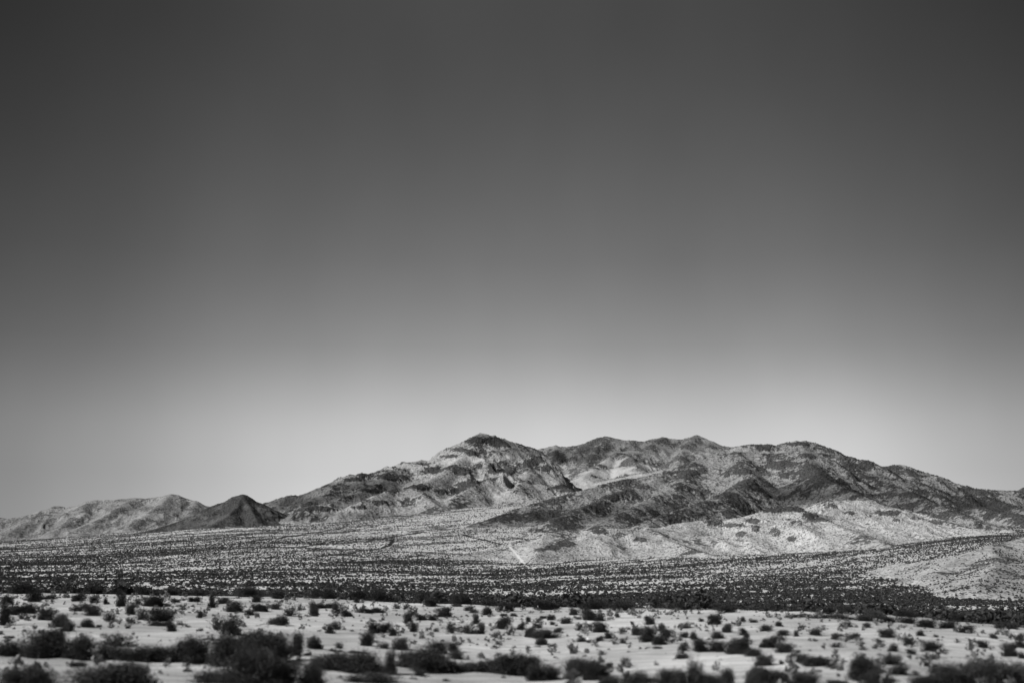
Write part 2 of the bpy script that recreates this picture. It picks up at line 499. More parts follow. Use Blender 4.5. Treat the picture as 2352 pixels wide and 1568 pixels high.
# low hills on the left
R = [Ridge([(-500, 1230, 6300), (-200, 1205, 6400), (0, 1189, 6500), (19, 1192, 6500), (62, 1183, 6500), (93, 1175, 6500), (124, 1163, 6550), (136, 1163, 6550), (155, 1166, 6550), (177, 1163, 6600), (199, 1154, 6600),
            (217, 1148, 6600), (264, 1147, 6600), (310, 1145, 6650), (335, 1145, 6650), (372, 1141, 6650), (394, 1136, 6650), (409, 1139, 6650), (434, 1147, 6650), (450, 1152, 6600), (475, 1167, 6550), (520, 1185, 6500), (600, 1197, 6450)], k=2.2, lam=190),
     Ridge([(394, 1136, 6650), (360, 1165, 6350), (330, 1185, 6150), (300, 1205, 6000)], k=2.0, lam=150),
     Ridge([(199, 1154, 6600), (190, 1180, 6350), (150, 1205, 6150), (110, 1225, 6000)], k=2.0, lam=150),
     Ridge([(310, 1145, 6650), (265, 1170, 6400), (225, 1195, 6150), (210, 1215, 6000)], k=2.0, lam=150),
     Ridge([(93, 1175, 6500), (60, 1200, 6300), (20, 1220, 6100)], k=2.0, lam=150),
     Ridge([(450, 1152, 6600), (440, 1180, 6350), (400, 1205, 6150)], k=2.0, lam=150)]
mountain('low_hills', 'left', R, -560, 640, 5500, 7300, 620, 300, MAT['left'], 9.0, 75, 0.27,
         [(206, 1163, 16, 9, .5), (160, 1195, 12, 14, .5), (150, 1208, 7, 6, .6), (265, 1172, 16, 8, .4), (330, 1170, 20, 8, .35), (172, 1190, 8, 14, -.7), (223, 1198, 10, 5, .5), (415, 1160, 14, 8, .4), (340, 1186, 35, 8, -.4), (130, 1165, 12, 5, .4)], seed=60, tones=[(60, 1215, 90, 25, .25), (450, 1170, 60, 25, .3)])
# conical hill
R = [Ridge([(300, 1228, 5100), (360, 1213, 5150), (403, 1200, 5200), (450, 1181, 5250), (475, 1168, 5250), (502, 1156, 5280), (527, 1149, 5300), (537, 1140, 5300), (543, 1138, 5300), (566, 1138, 5300), (573, 1142, 5300), (580, 1148, 5300), (596, 1155, 5320), (611, 1161, 5350), (636, 1175, 5400), (690, 1195, 5450)], k=1.75, p=1.3, lam=150, spur=.2, kb=5),
     Ridge([(556, 1139, 5300), (545, 1165, 5100), (515, 1190, 4900), (490, 1205, 4800)], k=1.5, lam=110, kb=8),
     Ridge([(556, 1139, 5300), (575, 1170, 5100), (590, 1195, 4900)], k=1.5, lam=110, kb=8)]
mountain('conical_hill', 'cone', R, 240, 760, 4500, 5900, 360, 240, MAT['cone'], 8.0, 60, 0.42, [(556, 1150, 26, 12, .5), (520, 1175, 40, 6, .3), (575, 1192, 40, 6, .3), (470, 1195, 40, 5, .3)], seed=70)
# main peak with its shoulder
R = [Ridge([(560, 1178, 5900), (612, 1159, 6000), (634, 1147, 6000), (660, 1140, 6000), (685, 1140, 6000), (710, 1132, 6000), (732, 1120, 6050), (766, 1109, 6100), (788, 1098, 6100), (802, 1092, 6100), (816, 1093, 6100), (830, 1088, 6100), (847, 1090, 6100), (872, 1081, 6150), (892, 1079, 6200), (930, 1078, 6300), (965, 1072, 6500), (1001, 1056, 6600),
            (1026, 1040, 6650), (1054, 1028, 6700), (1082, 1008, 6700), (1096, 1000, 6700), (1105, 997, 6700), (1119, 999, 6700), (1141, 1006, 6700), (1155, 1008, 6700), (1180, 1019, 6750), (1208, 1027, 6800), (1223, 1031, 6850), (1240, 1036, 6900)], k=2.1, p=1.15, lam=260),
     Ridge([(1135, 1004, 6700), (1170, 1030, 6550), (1199, 1056, 6450), (1213, 1062, 6420), (1249, 1080, 6350), (1270, 1100, 6200), (1297, 1119, 6050), (1319, 1131, 5900)], k=1.7, lam=170),
     Ridge([(1105, 997, 6700), (1085, 1030, 6450), (1040, 1070, 6100), (985, 1110, 5750), (940, 1130, 5500)], k=1.7, lam=200, spur=.35),
     Ridge([(1199, 1056, 6450), (1160, 1090, 6100), (1110, 1110, 5800), (1065, 1130, 5550), (1030, 1155, 5300)], k=1.7, lam=180, spur=.35),
     Ridge([(1213, 1062, 6420), (1210, 1100, 6000), (1180, 1125, 5700)], k=1.8, lam=150),
     Ridge([(892, 1079, 6200), (870, 1110, 5900), (815, 1135, 5600), (750, 1155, 5350), (700, 1170, 5200)], k=1.8, lam=170, spur=.35),
     Ridge([(985, 1110, 5750), (950, 1120, 5600), (905, 1125, 5500), (860, 1140, 5300), (820, 1158, 5150)], k=1.8, lam=140),
     Ridge([(950, 1118, 5600), (975, 1140, 5350), (1010, 1165, 5050)], k=1.8, lam=120),
     Ridge([(788, 1098, 6100), (760, 1130, 5850), (710, 1150, 5600)], k=1.8, lam=150)]
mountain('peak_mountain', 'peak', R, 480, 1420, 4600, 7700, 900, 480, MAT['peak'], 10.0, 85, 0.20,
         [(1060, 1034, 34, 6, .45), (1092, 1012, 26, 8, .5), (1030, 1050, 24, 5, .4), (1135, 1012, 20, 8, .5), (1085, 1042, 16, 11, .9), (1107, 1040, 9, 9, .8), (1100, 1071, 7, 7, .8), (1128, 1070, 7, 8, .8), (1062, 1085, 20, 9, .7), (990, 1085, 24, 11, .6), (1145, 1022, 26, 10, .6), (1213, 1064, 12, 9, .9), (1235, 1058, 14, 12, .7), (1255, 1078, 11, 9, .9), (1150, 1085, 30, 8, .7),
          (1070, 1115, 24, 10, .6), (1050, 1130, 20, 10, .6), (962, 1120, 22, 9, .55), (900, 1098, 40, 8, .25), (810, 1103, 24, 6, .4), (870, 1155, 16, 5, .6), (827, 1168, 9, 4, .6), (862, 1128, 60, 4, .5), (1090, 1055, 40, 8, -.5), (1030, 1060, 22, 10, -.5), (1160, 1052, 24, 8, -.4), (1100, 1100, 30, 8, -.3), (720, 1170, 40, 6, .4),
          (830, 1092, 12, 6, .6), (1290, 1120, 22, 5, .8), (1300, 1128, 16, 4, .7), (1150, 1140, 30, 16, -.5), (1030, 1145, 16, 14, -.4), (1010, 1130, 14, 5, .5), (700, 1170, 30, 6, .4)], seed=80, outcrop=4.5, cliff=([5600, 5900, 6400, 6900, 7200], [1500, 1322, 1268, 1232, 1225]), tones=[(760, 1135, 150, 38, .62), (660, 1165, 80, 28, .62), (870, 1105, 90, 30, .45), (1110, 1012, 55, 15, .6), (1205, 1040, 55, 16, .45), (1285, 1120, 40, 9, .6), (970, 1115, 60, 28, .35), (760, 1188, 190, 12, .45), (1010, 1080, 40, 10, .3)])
# pale low crest seen behind the shoulder
R = [Ridge([(820, 1110, 8500), (880, 1085, 8500), (905, 1070, 8500), (917, 1065, 8500), (942, 1061, 8500), (955, 1060, 8500), (968, 1056, 8500), (985, 1058, 8500), (1000, 1058, 8500), (1060, 1075, 8500)], k=2.2, lam=200)]
mountain('pale_back_crest', 'crest', R, 800, 1110, 8000, 8900, 240, 120, MAT['peak'], 8, 90, 0.05, [(940, 1066, 14, 4, .4)], seed=90)
# back ridge with its summits and the pale valley below
R = [Ridge([(1150, 1050, 8600), (1210, 1038, 8600), (1235, 1033.5, 8600), (1250, 1030, 8600), (1268, 1026, 8600), (1276, 1024, 8600), (1288, 1028, 8600), (1300, 1028, 8600), (1325, 1025, 8600), (1353, 1015, 8600), (1375, 1007, 8600), (1392, 1005, 8600), (1426, 1010, 8600), (1451, 1013, 8600), (1479, 1016, 8600), (1498, 1009, 8600),
            (1521, 1006, 8600), (1549, 1008, 8600), (1566, 1011, 8600), (1583, 1006, 8600), (1599, 1000, 8600), (1616, 1006, 8600), (1641, 1017, 8600), (1661, 1026, 8600), (1695, 1030, 8600), (1760, 1040, 8600)], k=2.2, lam=280, spur=.35),
     Ridge([(1521, 1006, 8600), (1480, 1028, 8300), (1423, 1039, 8100), (1395, 1056, 7800), (1367, 1074, 7500), (1340, 1095, 7200)], k=1.9, lam=200),
     Ridge([(1430, 1045, 7900), (1451, 1052, 7600), (1462, 1072, 7300)], k=1.7, lam=120),
     Ridge([(1392, 1005, 8600), (1360, 1045, 8200), (1330, 1080, 7800), (1320, 1098, 7500)], k=1.9, lam=200),
     Ridge([(1276, 1024, 8600), (1270, 1060, 8200), (1285, 1090, 7800)], k=1.9, lam=180),
     Ridge([(1599, 1000, 8600), (1570, 1030, 8300), (1560, 1055, 8000)], k=1.9, lam=180)]
mountain('back_ridge', 'back', R, 1100, 1820, 6700, 9300, 640, 360, MAT['back'], 8.0, 110, 0.34,
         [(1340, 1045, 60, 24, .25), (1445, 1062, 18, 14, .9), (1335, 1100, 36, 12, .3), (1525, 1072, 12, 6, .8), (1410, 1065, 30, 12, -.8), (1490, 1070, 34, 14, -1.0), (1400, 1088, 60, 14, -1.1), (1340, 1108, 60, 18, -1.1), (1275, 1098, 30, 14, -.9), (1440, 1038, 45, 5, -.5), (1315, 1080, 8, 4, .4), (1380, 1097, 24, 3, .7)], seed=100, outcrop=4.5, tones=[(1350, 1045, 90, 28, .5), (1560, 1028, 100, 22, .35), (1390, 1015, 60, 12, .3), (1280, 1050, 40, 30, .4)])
# pale valley floor between the peak and the dark mountain
R = [Ridge([(1310, 1116, 6800), (1350, 1112, 6800), (1420, 1098, 6850), (1480, 1086, 6900), (1560, 1075, 7000), (1650, 1065, 7000)], k=3.2, p=1.0, spur=.05, lam=200)]
mountain('valley_floor', 'valley', R, 1020, 1850, 5000, 8000, 300, 200, MAT['pale'], 5.0, 90, -0.10, [(1465, 1083, 20, 4, .9), (1400, 1095, 34, 3, .8)], seed=105)
# big dark mountain on the right
R = [Ridge([(1040, 1222, 3300), (1090, 1205, 3350), (1150, 1184, 3450), (1200, 1165, 3550), (1290, 1141, 3650), (1330, 1127, 3700), (1400, 1111, 3800), (1470, 1098, 3900), (1540, 1082, 4000), (1600, 1060, 4100), (1650, 1038, 4150), (1680, 1030, 4200), (1705, 1026, 4200), (1730, 1022, 4200), (1748, 1024, 4200), (1760, 1023, 4200), (1785, 1026, 4200), (1800, 1020, 4200), (1815, 1016, 4200), (1825, 1013, 4200),
            (1840, 1018, 4200), (1848, 1015, 4200), (1862, 1016, 4200), (1872, 1025, 4200), (1900, 1034, 4200), (1950, 1053, 4200), (1990, 1066, 4200), (1998, 1067, 4200), (2012, 1071, 4200), (2042, 1075, 4200), (2060, 1069, 4200), (2074, 1070, 4200), (2090, 1077, 4200), (2125, 1086, 4200), (2150, 1095, 4200), (2172, 1106, 4200), (2198, 1122, 4200), (2225, 1126, 4200), (2260, 1126, 4200), (2330, 1129, 4200), (2352, 1130, 4200), (2500, 1120, 4300), (2800, 1110, 4300)], k=2.3, p=1.15, lam=230, spur=.32),
     Ridge([(1690, 1032, 4200), (1711, 1073, 3850), (1724, 1100, 3600), (1690, 1125, 3350), (1620, 1155, 3100), (1550, 1178, 2950), (1480, 1200, 2800)], k=1.7, lam=150, spur=.2),
     Ridge([(1540, 1082, 4000), (1470, 1120, 3700), (1400, 1140, 3500), (1350, 1165, 3300), (1270, 1195, 3100)], k=1.9, lam=150),
     Ridge([(1600, 1060, 4100), (1560, 1110, 3700), (1510, 1140, 3450), (1440, 1175, 3150), (1380, 1205, 2950)], k=1.9, lam=150),
     Ridge([(1840, 1018, 4200), (1850, 1060, 3850), (1880, 1095, 3550), (1940, 1125, 3300), (2000, 1150, 3050)], k=1.9, lam=170),
     Ridge([(1950, 1053, 4200), (2010, 1095, 3900), (2080, 1130, 3600), (2150, 1160, 3350), (2230, 1190, 3100)], k=1.9, lam=150),
     Ridge([(2060, 1069, 4200), (2110, 1110, 3900), (2160, 1140, 3700), (2240, 1165, 3450), (2352, 1185, 3200)], k=1.9, lam=150),
     Ridge([(2225, 1126, 4200), (2280, 1150, 3800), (2352, 1170, 3500)], k=2.2, lam=170)]
mountain('dark_mountain', 'right', R, 960, 2900, 2450, 5000, 1250, 440, MAT['right'], 6.5, 62, 0.36,
         [(1712, 1085, 18, 12, .7), (1724, 1110, 22, 12, .8), (1680, 1150, 90, 26, .08), (1560, 1185, 80, 14, .12), (1757, 1030, 17, 8, 1.2), (1800, 1068, 30, 12, .6), (1865, 1048, 14, 8, .7), (1848, 1021, 22, 6, .5), (1860, 1090, 60, 14, .35), (1400, 1142, 24, 10, .5), (2062, 1075, 14, 8, .8), (2085, 1085, 50, 16, .3), (1990, 1075, 18, 8, .4),
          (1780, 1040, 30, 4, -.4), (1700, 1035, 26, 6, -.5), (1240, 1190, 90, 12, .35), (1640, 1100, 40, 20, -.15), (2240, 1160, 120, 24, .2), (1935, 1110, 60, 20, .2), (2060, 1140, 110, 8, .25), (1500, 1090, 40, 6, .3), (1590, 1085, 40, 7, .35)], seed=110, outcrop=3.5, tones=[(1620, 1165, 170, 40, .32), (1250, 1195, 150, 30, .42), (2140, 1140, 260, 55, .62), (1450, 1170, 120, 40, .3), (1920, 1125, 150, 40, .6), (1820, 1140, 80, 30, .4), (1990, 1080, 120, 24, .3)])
# far hill at the right edge
R = [Ridge([(2260, 1165, 6500), (2320, 1138, 6500), (2352, 1120, 6500), (2440, 1085, 6500), (2560, 1060, 6500), (2700, 1090, 6500)], k=2.2, lam=200)]
mountain('far_hill', 'far', R, 2220, 2760, 5800, 7200, 220, 120, MAT['right'], 8, 80, 0.35, seed=115)
# pale front hill
R = [Ridge([(880, 1312, 1480), (1000, 1290, 1560), (1100, 1268, 1650), (1170, 1256, 1700), (1213, 1250, 1730), (1235, 1240, 1750), (1252, 1232, 1760), (1275, 1228, 1770), (1330, 1221, 1800), (1366, 1218, 1800), (1400, 1214, 1820), (1440, 1216, 1850), (1480, 1213, 1900), (1520, 1211, 1920), (1560, 1204, 1950), (1610, 1197, 1980), (1640, 1194, 2000), (1670, 1196, 2000), (1690, 1196, 2000), (1712, 1190, 2000), (1735, 1180, 2000), (1762, 1171, 2000), (1790, 1166, 2000),
            (1812, 1164, 2000), (1830, 1170, 2000), (1850, 1180, 2000), (1875, 1189, 1960), (1900, 1199, 1900), (1940, 1215, 1830), (1990, 1232, 1750), (2040, 1250, 1650)], k=3.0, p=1.1, lam=150, spur=.34),
     Ridge([(1780, 1190, 2300), (1840, 1168, 2300), (1880, 1158, 2300), (1910, 1152, 2300), (1945, 1149, 2300), (1975, 1149, 2300), (2010, 1155, 2300), (2050, 1164, 2300), (2084, 1172, 2280), (2120, 1180, 2250), (2160, 1192, 2200), (2200, 1206, 2150), (2250, 1220, 2080), (2300, 1228, 2000), (2360, 1236, 1950)], k=3.0, p=1.15, lam=150, spur=.34),
     Ridge([(1480, 1213, 1900), (1530, 1240, 1780), (1600, 1265, 1650), (1660, 1282, 1550)], k=3.2, lam=90),
     Ridge([(1252, 1232, 1760), (1240, 1262, 1640), (1225, 1288, 1520)], k=3.2, lam=80)]
mountain('pale_hill', 'pale', R, 800, 2500, 1250, 2700, 1250, 420, MAT['pale'], 7.0, 40, 0.05,
         [(1775, 1173, 26, 8, .8), (1822, 1172, 26, 7, .7), (1862, 1186, 18, 6, .8), (1880, 1196, 20, 5, .7), (1735, 1218, 7, 8, .9), (1818, 1238, 9, 7, .9), (1780, 1225, 14, 12, .5), (1918, 1164, 10, 6, .6), (1955, 1180, 12, 5, .6), (2040, 1180, 30, 7, .6), (2060, 1196, 10, 5, .7), (1990, 1190, 14, 5, .5), (1640, 1202, 20, 6, .5), (1680, 1208, 22, 5, .5),
          (1730, 1200, 14, 8, .5), (1270, 1258, 20, 8, .5), (1300, 1250, 20, 8, .5), (1240, 1262, 16, 6, .5), (1380, 1223, 22, 6, .6), (1420, 1230, 18, 7, .5), (1470, 1240, 18, 6, .45), (2150, 1200, 16, 5, .6), (1700, 1228, 12, 10, .5), (1850, 1262, 12, 5, .4), (2110, 1192, 20, 6, .5)], seed=120, sink=4.0, outcrop=2.2, tones=[(1790, 1172, 70, 9, .6), (1880, 1192, 40, 8, .6), (1990, 1182, 90, 14, .25), (1560, 1225, 140, 14, .18), (1270, 1255, 60, 12, .3)])
# near hill at the right edge
R = [Ridge([(2140, 1326, 680), (2180, 1290, 740), (2230, 1268, 790), (2275, 1255, 820), (2320, 1244, 840), (2352, 1234, 850), (2450, 1205, 870), (2600, 1180, 880), (2900, 1200, 880)], k=3.0, p=1.25, lam=60, spur=.2),
     Ridge([(2275, 1255, 820), (2290, 1290, 700), (2270, 1325, 580), (2240, 1350, 480)], k=4.0, lam=50)]
mountain('near_hill', 'near', R, 1900, 2900, 300, 1150, 620, 340, MAT['near'], 2.0, 18, 0.08,
         [(2310, 1283, 20, 6, 1.1), (2295, 1290, 14, 5, 1.0), (2250, 1298, 22, 5, .6), (2330, 1287, 24, 5, .6), (2200, 1318, 40, 5, .45), (2230, 1306, 20, 4, .5)], seed=130, sink=2.6, outcrop=1.5)

# ------------------------------------------------------------------ places of the individual bushes
# (crop, centre, base, width, height) surveyed from four enlarged strips of the picture; kinds by letter:
# r round dense, s spreading low, u upright, t thin and twiggy, b big dense
CROPX = {1: 0.0, 2: 564.5, 3: 1129.0, 4: 1693.4}
SPOTS = """
1 40,1140,110,190,u 120,1060,160,90,s 60,985,110,70,r 270,965,110,90,r 350,945,100,40,s 215,1052,90,80,r 345,1100,130,90,r 440,1150,140,100,r 505,1185,120,90,r 640,1155,85,70,r 730,1150,45,25,s 945,1162,40,25,s 60,1232,70,28,s
1 585,960,110,70,r 620,1035,130,70,s 700,1070,110,80,r 785,985,50,60,u 705,975,70,60,r 830,1110,120,90,t 900,1000,80,110,u 960,1060,80,90,r 1035,1100,120,110,t 1020,985,80,60,t 1100,1000,120,80,r 1175,1000,110,80,r 1195,1105,190,105,r 1180,1142,150,50,s
1 1275,1185,75,80,r 1300,970,60,40,s 1360,1025,70,50,t 1440,965,80,50,s 1475,1085,50,70,u 1570,1010,75,100,u 1660,980,90,60,s 1750,1040,120,85,r 1840,1065,100,60,t 1900,965,60,60,r 1930,1035,110,60,s 2030,1020,100,50,t 2075,1135,130,65,s 1600,1175,130,120,t 1690,1210,160,140,r
1 1540,1245,70,25,s 1610,1250,45,25,s 1730,1258,50,25,s 120,1365,240,120,s 350,1375,290,185,b 560,1390,200,150,r 620,1300,120,90,t 870,1290,230,110,t 580,1442,120,45,s 790,1390,260,120,s 1000,1400,260,120,s 1200,1405,230,120,s 1340,1400,170,150,r 1480,1420,210,170,r
1 1700,1440,270,200,b 1900,1420,300,210,b 2050,1400,160,190,u 1930,1565,520,150,b 1600,1560,260,90,s 215,1600,330,160,b 860,1620,560,190,b
2 80,967,70,50,r 30,1065,80,50,t 110,1038,90,65,r 210,1022,110,65,t 330,1072,130,85,t 400,1030,40,60,t 500,1072,80,110,r 590,1012,160,50,s 665,1052,75,90,r 745,1075,85,55,r 820,972,50,40,r 880,1048,140,48,s 970,1043,120,45,s 260,1137,135,75,r
2 625,1200,65,75,u 685,1172,90,85,t 960,1195,110,90,r 1045,1190,100,75,r 1090,1217,60,60,r 890,1292,95,105,r 1015,1103,35,35,t 1120,1018,60,50,t 1190,1022,75,55,t 1195,1130,85,105,r 1300,1102,80,50,r 1240,1188,60,75,r 1380,1102,70,45,s 1460,1077,130,75,r
2 1405,1187,55,40,t 1520,1197,100,85,t 1640,1200,120,90,t 1710,1130,65,80,u 1745,1203,60,95,u 1375,1000,90,70,r 1570,1000,75,30,s 1640,1032,100,48,t 1700,1045,90,40,t 1790,1062,90,60,r 1920,1030,140,70,r 1910,1165,140,95,r 2040,1172,60,60,r 2100,1115,50,40,t
2 2100,1227,80,75,r 1850,1232,80,50,t 1870,1282,40,40,t 1910,1072,50,30,s 1990,1072,55,33,s 1160,1320,135,85,r 1020,1312,110,60,t 1400,1342,160,85,r 1540,1337,70,75,r 1575,1387,110,60,r 700,1312,75,60,t 510,1312,130,85,r 370,1362,125,155,r 680,1332,90,22,s 790,1342,80,25,s
2 860,1347,55,22,s 90,1400,280,180,b 90,1580,320,260,b 470,1580,190,140,r 600,1462,260,120,s 850,1472,310,125,b 930,1562,280,85,s 1060,1502,105,180,u 1190,1452,150,115,r 1290,1512,75,45,r 1390,1482,310,155,b 1560,1482,200,95,s 1480,1552,50,30,s
2 1800,1482,200,95,s 1960,1502,240,135,b 2085,1500,150,135,r
3 275,1113,42,42,r 345,1122,62,50,t 385,1090,50,32,s 345,1157,72,42,s 440,1102,55,42,r 455,1136,42,30,r 562,1127,84,52,r 615,1062,85,52,r 720,1102,130,92,r 800,1107,82,52,r 650,1097,60,32,t 660,1178,84,62,r 810,1192,130,85,r 935,1082,50,50,t 978,1192,64,52,t
3 872,1237,72,52,r 390,1235,150,75,b 370,1282,104,62,s 280,1227,85,75,r 490,1192,72,42,r 665,1262,62,37,r 745,1267,55,30,s 802,1257,64,42,r 582,1307,42,37,t 980,1274,64,52,t 825,1357,64,42,t 978,1447,92,82,t 877,1452,52,42,r
3 1165,1132,82,72,r 1080,1212,72,62,r 1150,1262,115,110,r 1230,1282,95,62,r 1265,1182,72,62,r 1310,1252,122,92,r 1230,1312,52,27,s 1440,1162,92,62,t 1430,1232,72,52,r 1500,1242,74,62,r 1660,1237,95,62,r 1550,1332,105,95,r 1670,1332,115,82,r 1425,1327,64,52,r
3 1405,1387,92,52,s 1660,1132,124,84,r 1745,1192,92,72,r 1557,1112,42,30,r 1865,1212,64,62,r 1890,1262,54,72,u 1820,1352,135,115,b 1925,1367,105,62,r 1862,1112,52,42,r 1940,1117,64,32,s 2030,1182,92,52,r 2030,1437,135,82,r 2075,1302,145,84,r
3 60,1482,200,95,s 220,1500,210,115,b 380,1545,190,115,b 640,1532,190,135,b 765,1542,190,135,b 870,1575,125,75,s 1040,1575,160,110,s 1180,1565,100,55,s 1340,1580,165,120,b 1500,1580,130,190,u 1620,1580,160,95,s 1750,1580,130,115,r 1950,1585,130,140,r 2065,1590,150,120,r
4 310,1147,74,42,r 340,1212,84,47,r 436,1222,42,57,u 480,1152,42,22,s 570,1212,94,64,r 580,1257,42,32,t 820,1152,104,42,r 952,1157,80,42,r 340,1342,104,72,r 720,1242,84,52,r 775,1222,64,32,t 735,1302,104,42,t 865,1242,104,54,r 1110,1232,104,74,r
4 1050,1262,74,32,t 1275,1292,72,72,r 1355,1217,78,46,r 1475,1227,42,26,r 1430,1184,22,13,s 1465,1332,150,72,r 1150,1332,84,54,r 940,1322,62,42,t 1020,1312,52,32,t 1280,1352,64,42,r 1460,1392,64,42,t 1410,1382,44,32,t 1897,1237,64,42,r 1810,1302,78,52,r
4 2010,1367,114,94,r 2095,1252,64,54,r 2112,1382,54,44,r 2085,1302,84,54,r 440,1342,54,34,t 332,1427,44,32,r 440,1412,104,64,r 600,1435,224,64,b 520,1422,124,64,r 700,1452,84,42,t 910,1412,114,84,t 1040,1412,44,42,t 1160,1432,124,74,r 1180,1502,144,74,r
4 600,1482,64,22,s 950,1545,224,165,b 1040,1590,170,120,b 490,1590,204,100,b 750,1590,160,60,s 220,1590,244,125,b 1400,1590,220,85,b 1600,1590,264,165,b 1800,1590,304,180,b 1990,1590,264,165,b 2120,1590,160,165,b 1330,1502,64,42,t
4 400,1082,110,34,s 480,1080,124,36,s 600,1086,144,38,s 720,1082,110,36,s 800,1096,144,34,s 1000,1107,184,54,b 1130,1117,124,52,r 1250,1122,124,52,r 1400,1152,144,62,r 1550,1160,144,62,r 1700,1196,124,62,r
"""
spots = []
for line in SPOTS.strip().splitlines():
    c, *items = line.split()
    for it in items:
        a, b_, w, h, kd = it.split(',')
        s = 0.3102
        spots.append((CROPX[int(c)] + float(a) * s, 1081.9 + float(b_) * s, float(w) * s, float(h) * s, kd, ''))
BELT_U = [0, 80, 150, 250, 400, 600, 800, 1000, 1100, 1200, 1400, 1600, 1786, 1900, 2050, 2200, 2283, 2352]
BELT_V = [1362, 1363, 1363, 1364, 1367, 1370, 1375, 1382, 1388, 1395, 1401, 1403, 1403, 1408, 1415, 1430, 1440, 1446]
nb = 300 - len(spots)
for i in range(nb):
    u = -6 + 2364 * (i + random.uniform(-0.45, 0.45)) / (nb - 1)
    v = np.interp(u, BELT_U, BELT_V) + random.uniform(-5, 4)
    w = random.uniform(36, 62); spots.append((u, v, w, w * random.uniform(0.42, 0.62), random.choice('rrbst'), 'belt'))

# ------------------------------------------------------------------ bush prototypes
def tri_mesh(name, V, mat):
    """V: (n, k, 3) faces of k corners"""
    n, k, _ = V.shape
    me = bpy.data.meshes.new(name)
    me.vertices.add(n * k); me.vertices.foreach_set('co', V.astype(np.float32).ravel())
    me.loops.add(n * k); me.loops.foreach_set('vertex_index', np.arange(n * k, dtype=np.int32))
    me.polygons.add(n); me.polygons.foreach_set('loop_start', np.arange(0, n * k, k, dtype=np.int32))
    me.update(calc_edges=True)
    me.materials.append(mat)
    return me

def unit(v): return v / np.maximum(np.linalg.norm(v, axis=-1, keepdims=True), 1e-9)

def bush_meshes(kind, seed, nleaf):
    """unit bush: about 1 wide (x, y) and 1 high; returns twig faces and leaf faces"""
    r = np.random.default_rng(seed)
    nst = {'r': 46, 's': 50, 'u': 30, 't': 26, 'b': 90}[kind]
    lobes = {'r': 5, 's': 6, 'u': 4, 't': 5, 'b': 9}[kind]
    lc = np.stack([r.uniform(-.26, .26, lobes), r.uniform(-.26, .26, lobes), r.uniform(.30, .62, lobes)], -1)
    lr = r.uniform(.14, .36, lobes)
    if kind == 's': lc[:, 2] = r.uniform(.25, .5, lobes); lc[:, 0] *= 1.3
    if kind == 'u': lc[:, :2] *= .7; lc[:, 2] = r.uniform(.3, .72, lobes)
    if kind == 'b': lc[:, :2] *= 1.25; lr *= .9
    tips = []
    for i in range(nst * 3):
        j = r.integers(lobes)
        d = unit(r.normal(size=3)); d[2] = abs(d[2]) * (1 if r.random() < .8 else -.5)
        p = lc[j] + d * lr[j] * r.uniform(.75, 1.22)
        p[2] = max(p[2], .06)
        if r.random() < .42: p[2] *= .40; p[:2] *= 1.12
        tips.append(p)
    tips = np.array(tips)
    twigs, leafc, leafd = [], [], []
    for i in range(nst * 3):
        tip = tips[i]
        base = np.array([r.normal() * .05, r.normal() * .05, 0.0])
        if kind in 'bs': base[:2] = tip[:2] * .45 + r.normal(size=2) * .05
        mid = base * .5 + tip * .5; mid[:2] = mid[:2] * .8; mid += r.normal(size=3) * .03
        pts = [base * (1 - q) ** 2 + 2 * mid * q * (1 - q) + tip * q * q for q in np.linspace(0, 1, 5)]
        side = unit(np.cross(tip - base, r.normal(size=3)))
        for a_, (p, q) in enumerate(zip(pts[:-1], pts[1:])):
            w1, w2 = .011 * (1 - a_ / 4.5), .011 * (1 - (a_ + 1) / 4.5)
            twigs.append([p - side * w1, p + side * w1, q + side * w2, q - side * w2])
        n = nleaf // (nst * 3)
        t = r.uniform(.16, 1.16, n) if kind != 't' else r.uniform(.5, 1.06, n)
        P = (1 - t)[:, None] ** 2 * base + 2 * (t * (1 - t))[:, None] * mid + t[:, None] ** 2 * tip
        P = P + r.normal(size=P.shape) * (.045 if kind != 't' else .03) * np.array([1, 1, .9])
        leafc.append(P); leafd.append(np.repeat(unit(tip - base)[None], n, 0))
    # leaf sprays filling the lobes and a skirt that reaches the ground
    nv = {'r': 1.5, 's': 1.6, 'u': 1.2, 't': 0.25, 'b': 1.5}[kind]
    nv = int(nleaf * nv * 0.6)
    sk = 5 if kind != 't' else 2
    sc_ = np.stack([r.uniform(-.3, .3, sk), r.uniform(-.3, .3, sk), np.full(sk, .14)], -1)
    C2, R2 = np.concatenate([lc, sc_]), np.concatenate([lr, np.full(sk, .20)])
    j = r.integers(0, len(C2), nv)
    d = unit(r.normal(size=(nv, 3)))
    P = C2[j] + d * (R2[j] * r.uniform(0, 1, nv) ** .42)[:, None] * np.array([1, 1, 1.1])
    leafc.append(P); leafd.append(unit(P - np.array([0, 0, -.1])))
    C = np.concatenate(leafc); D = np.concatenate(leafd)
    C[:, 2] = np.abs(C[:, 2])
    D = unit(D + r.normal(size=D.shape) * .7)
    S = unit(np.cross(D, r.normal(size=D.shape)))
    n = len(C)
    L = (r.uniform(.016, .036, n) * (1.0 if kind != 'b' else .75))[:, None]; W = L * r.uniform(.28, .5, n)[:, None]
    leaves = np.stack([C - D * L, C + S * W, C + D * L, C - S * W], 1)
    return np.array(twigs), leaves

PROTO = {}
for kd, cnt, nl in (('r', 5, 5200), ('s', 4, 5200), ('u', 3, 4200), ('t', 4, 2200), ('b', 5, 13000)):
    PROTO[kd] = []
    for i in range(cnt):
        tw, lf = bush_meshes(kd, 100 * ord(kd) + i, nl)
        PROTO[kd].append((tri_mesh('stems', tw, MAT['twig']), tri_mesh('foliage', lf, MAT['leaf'])))

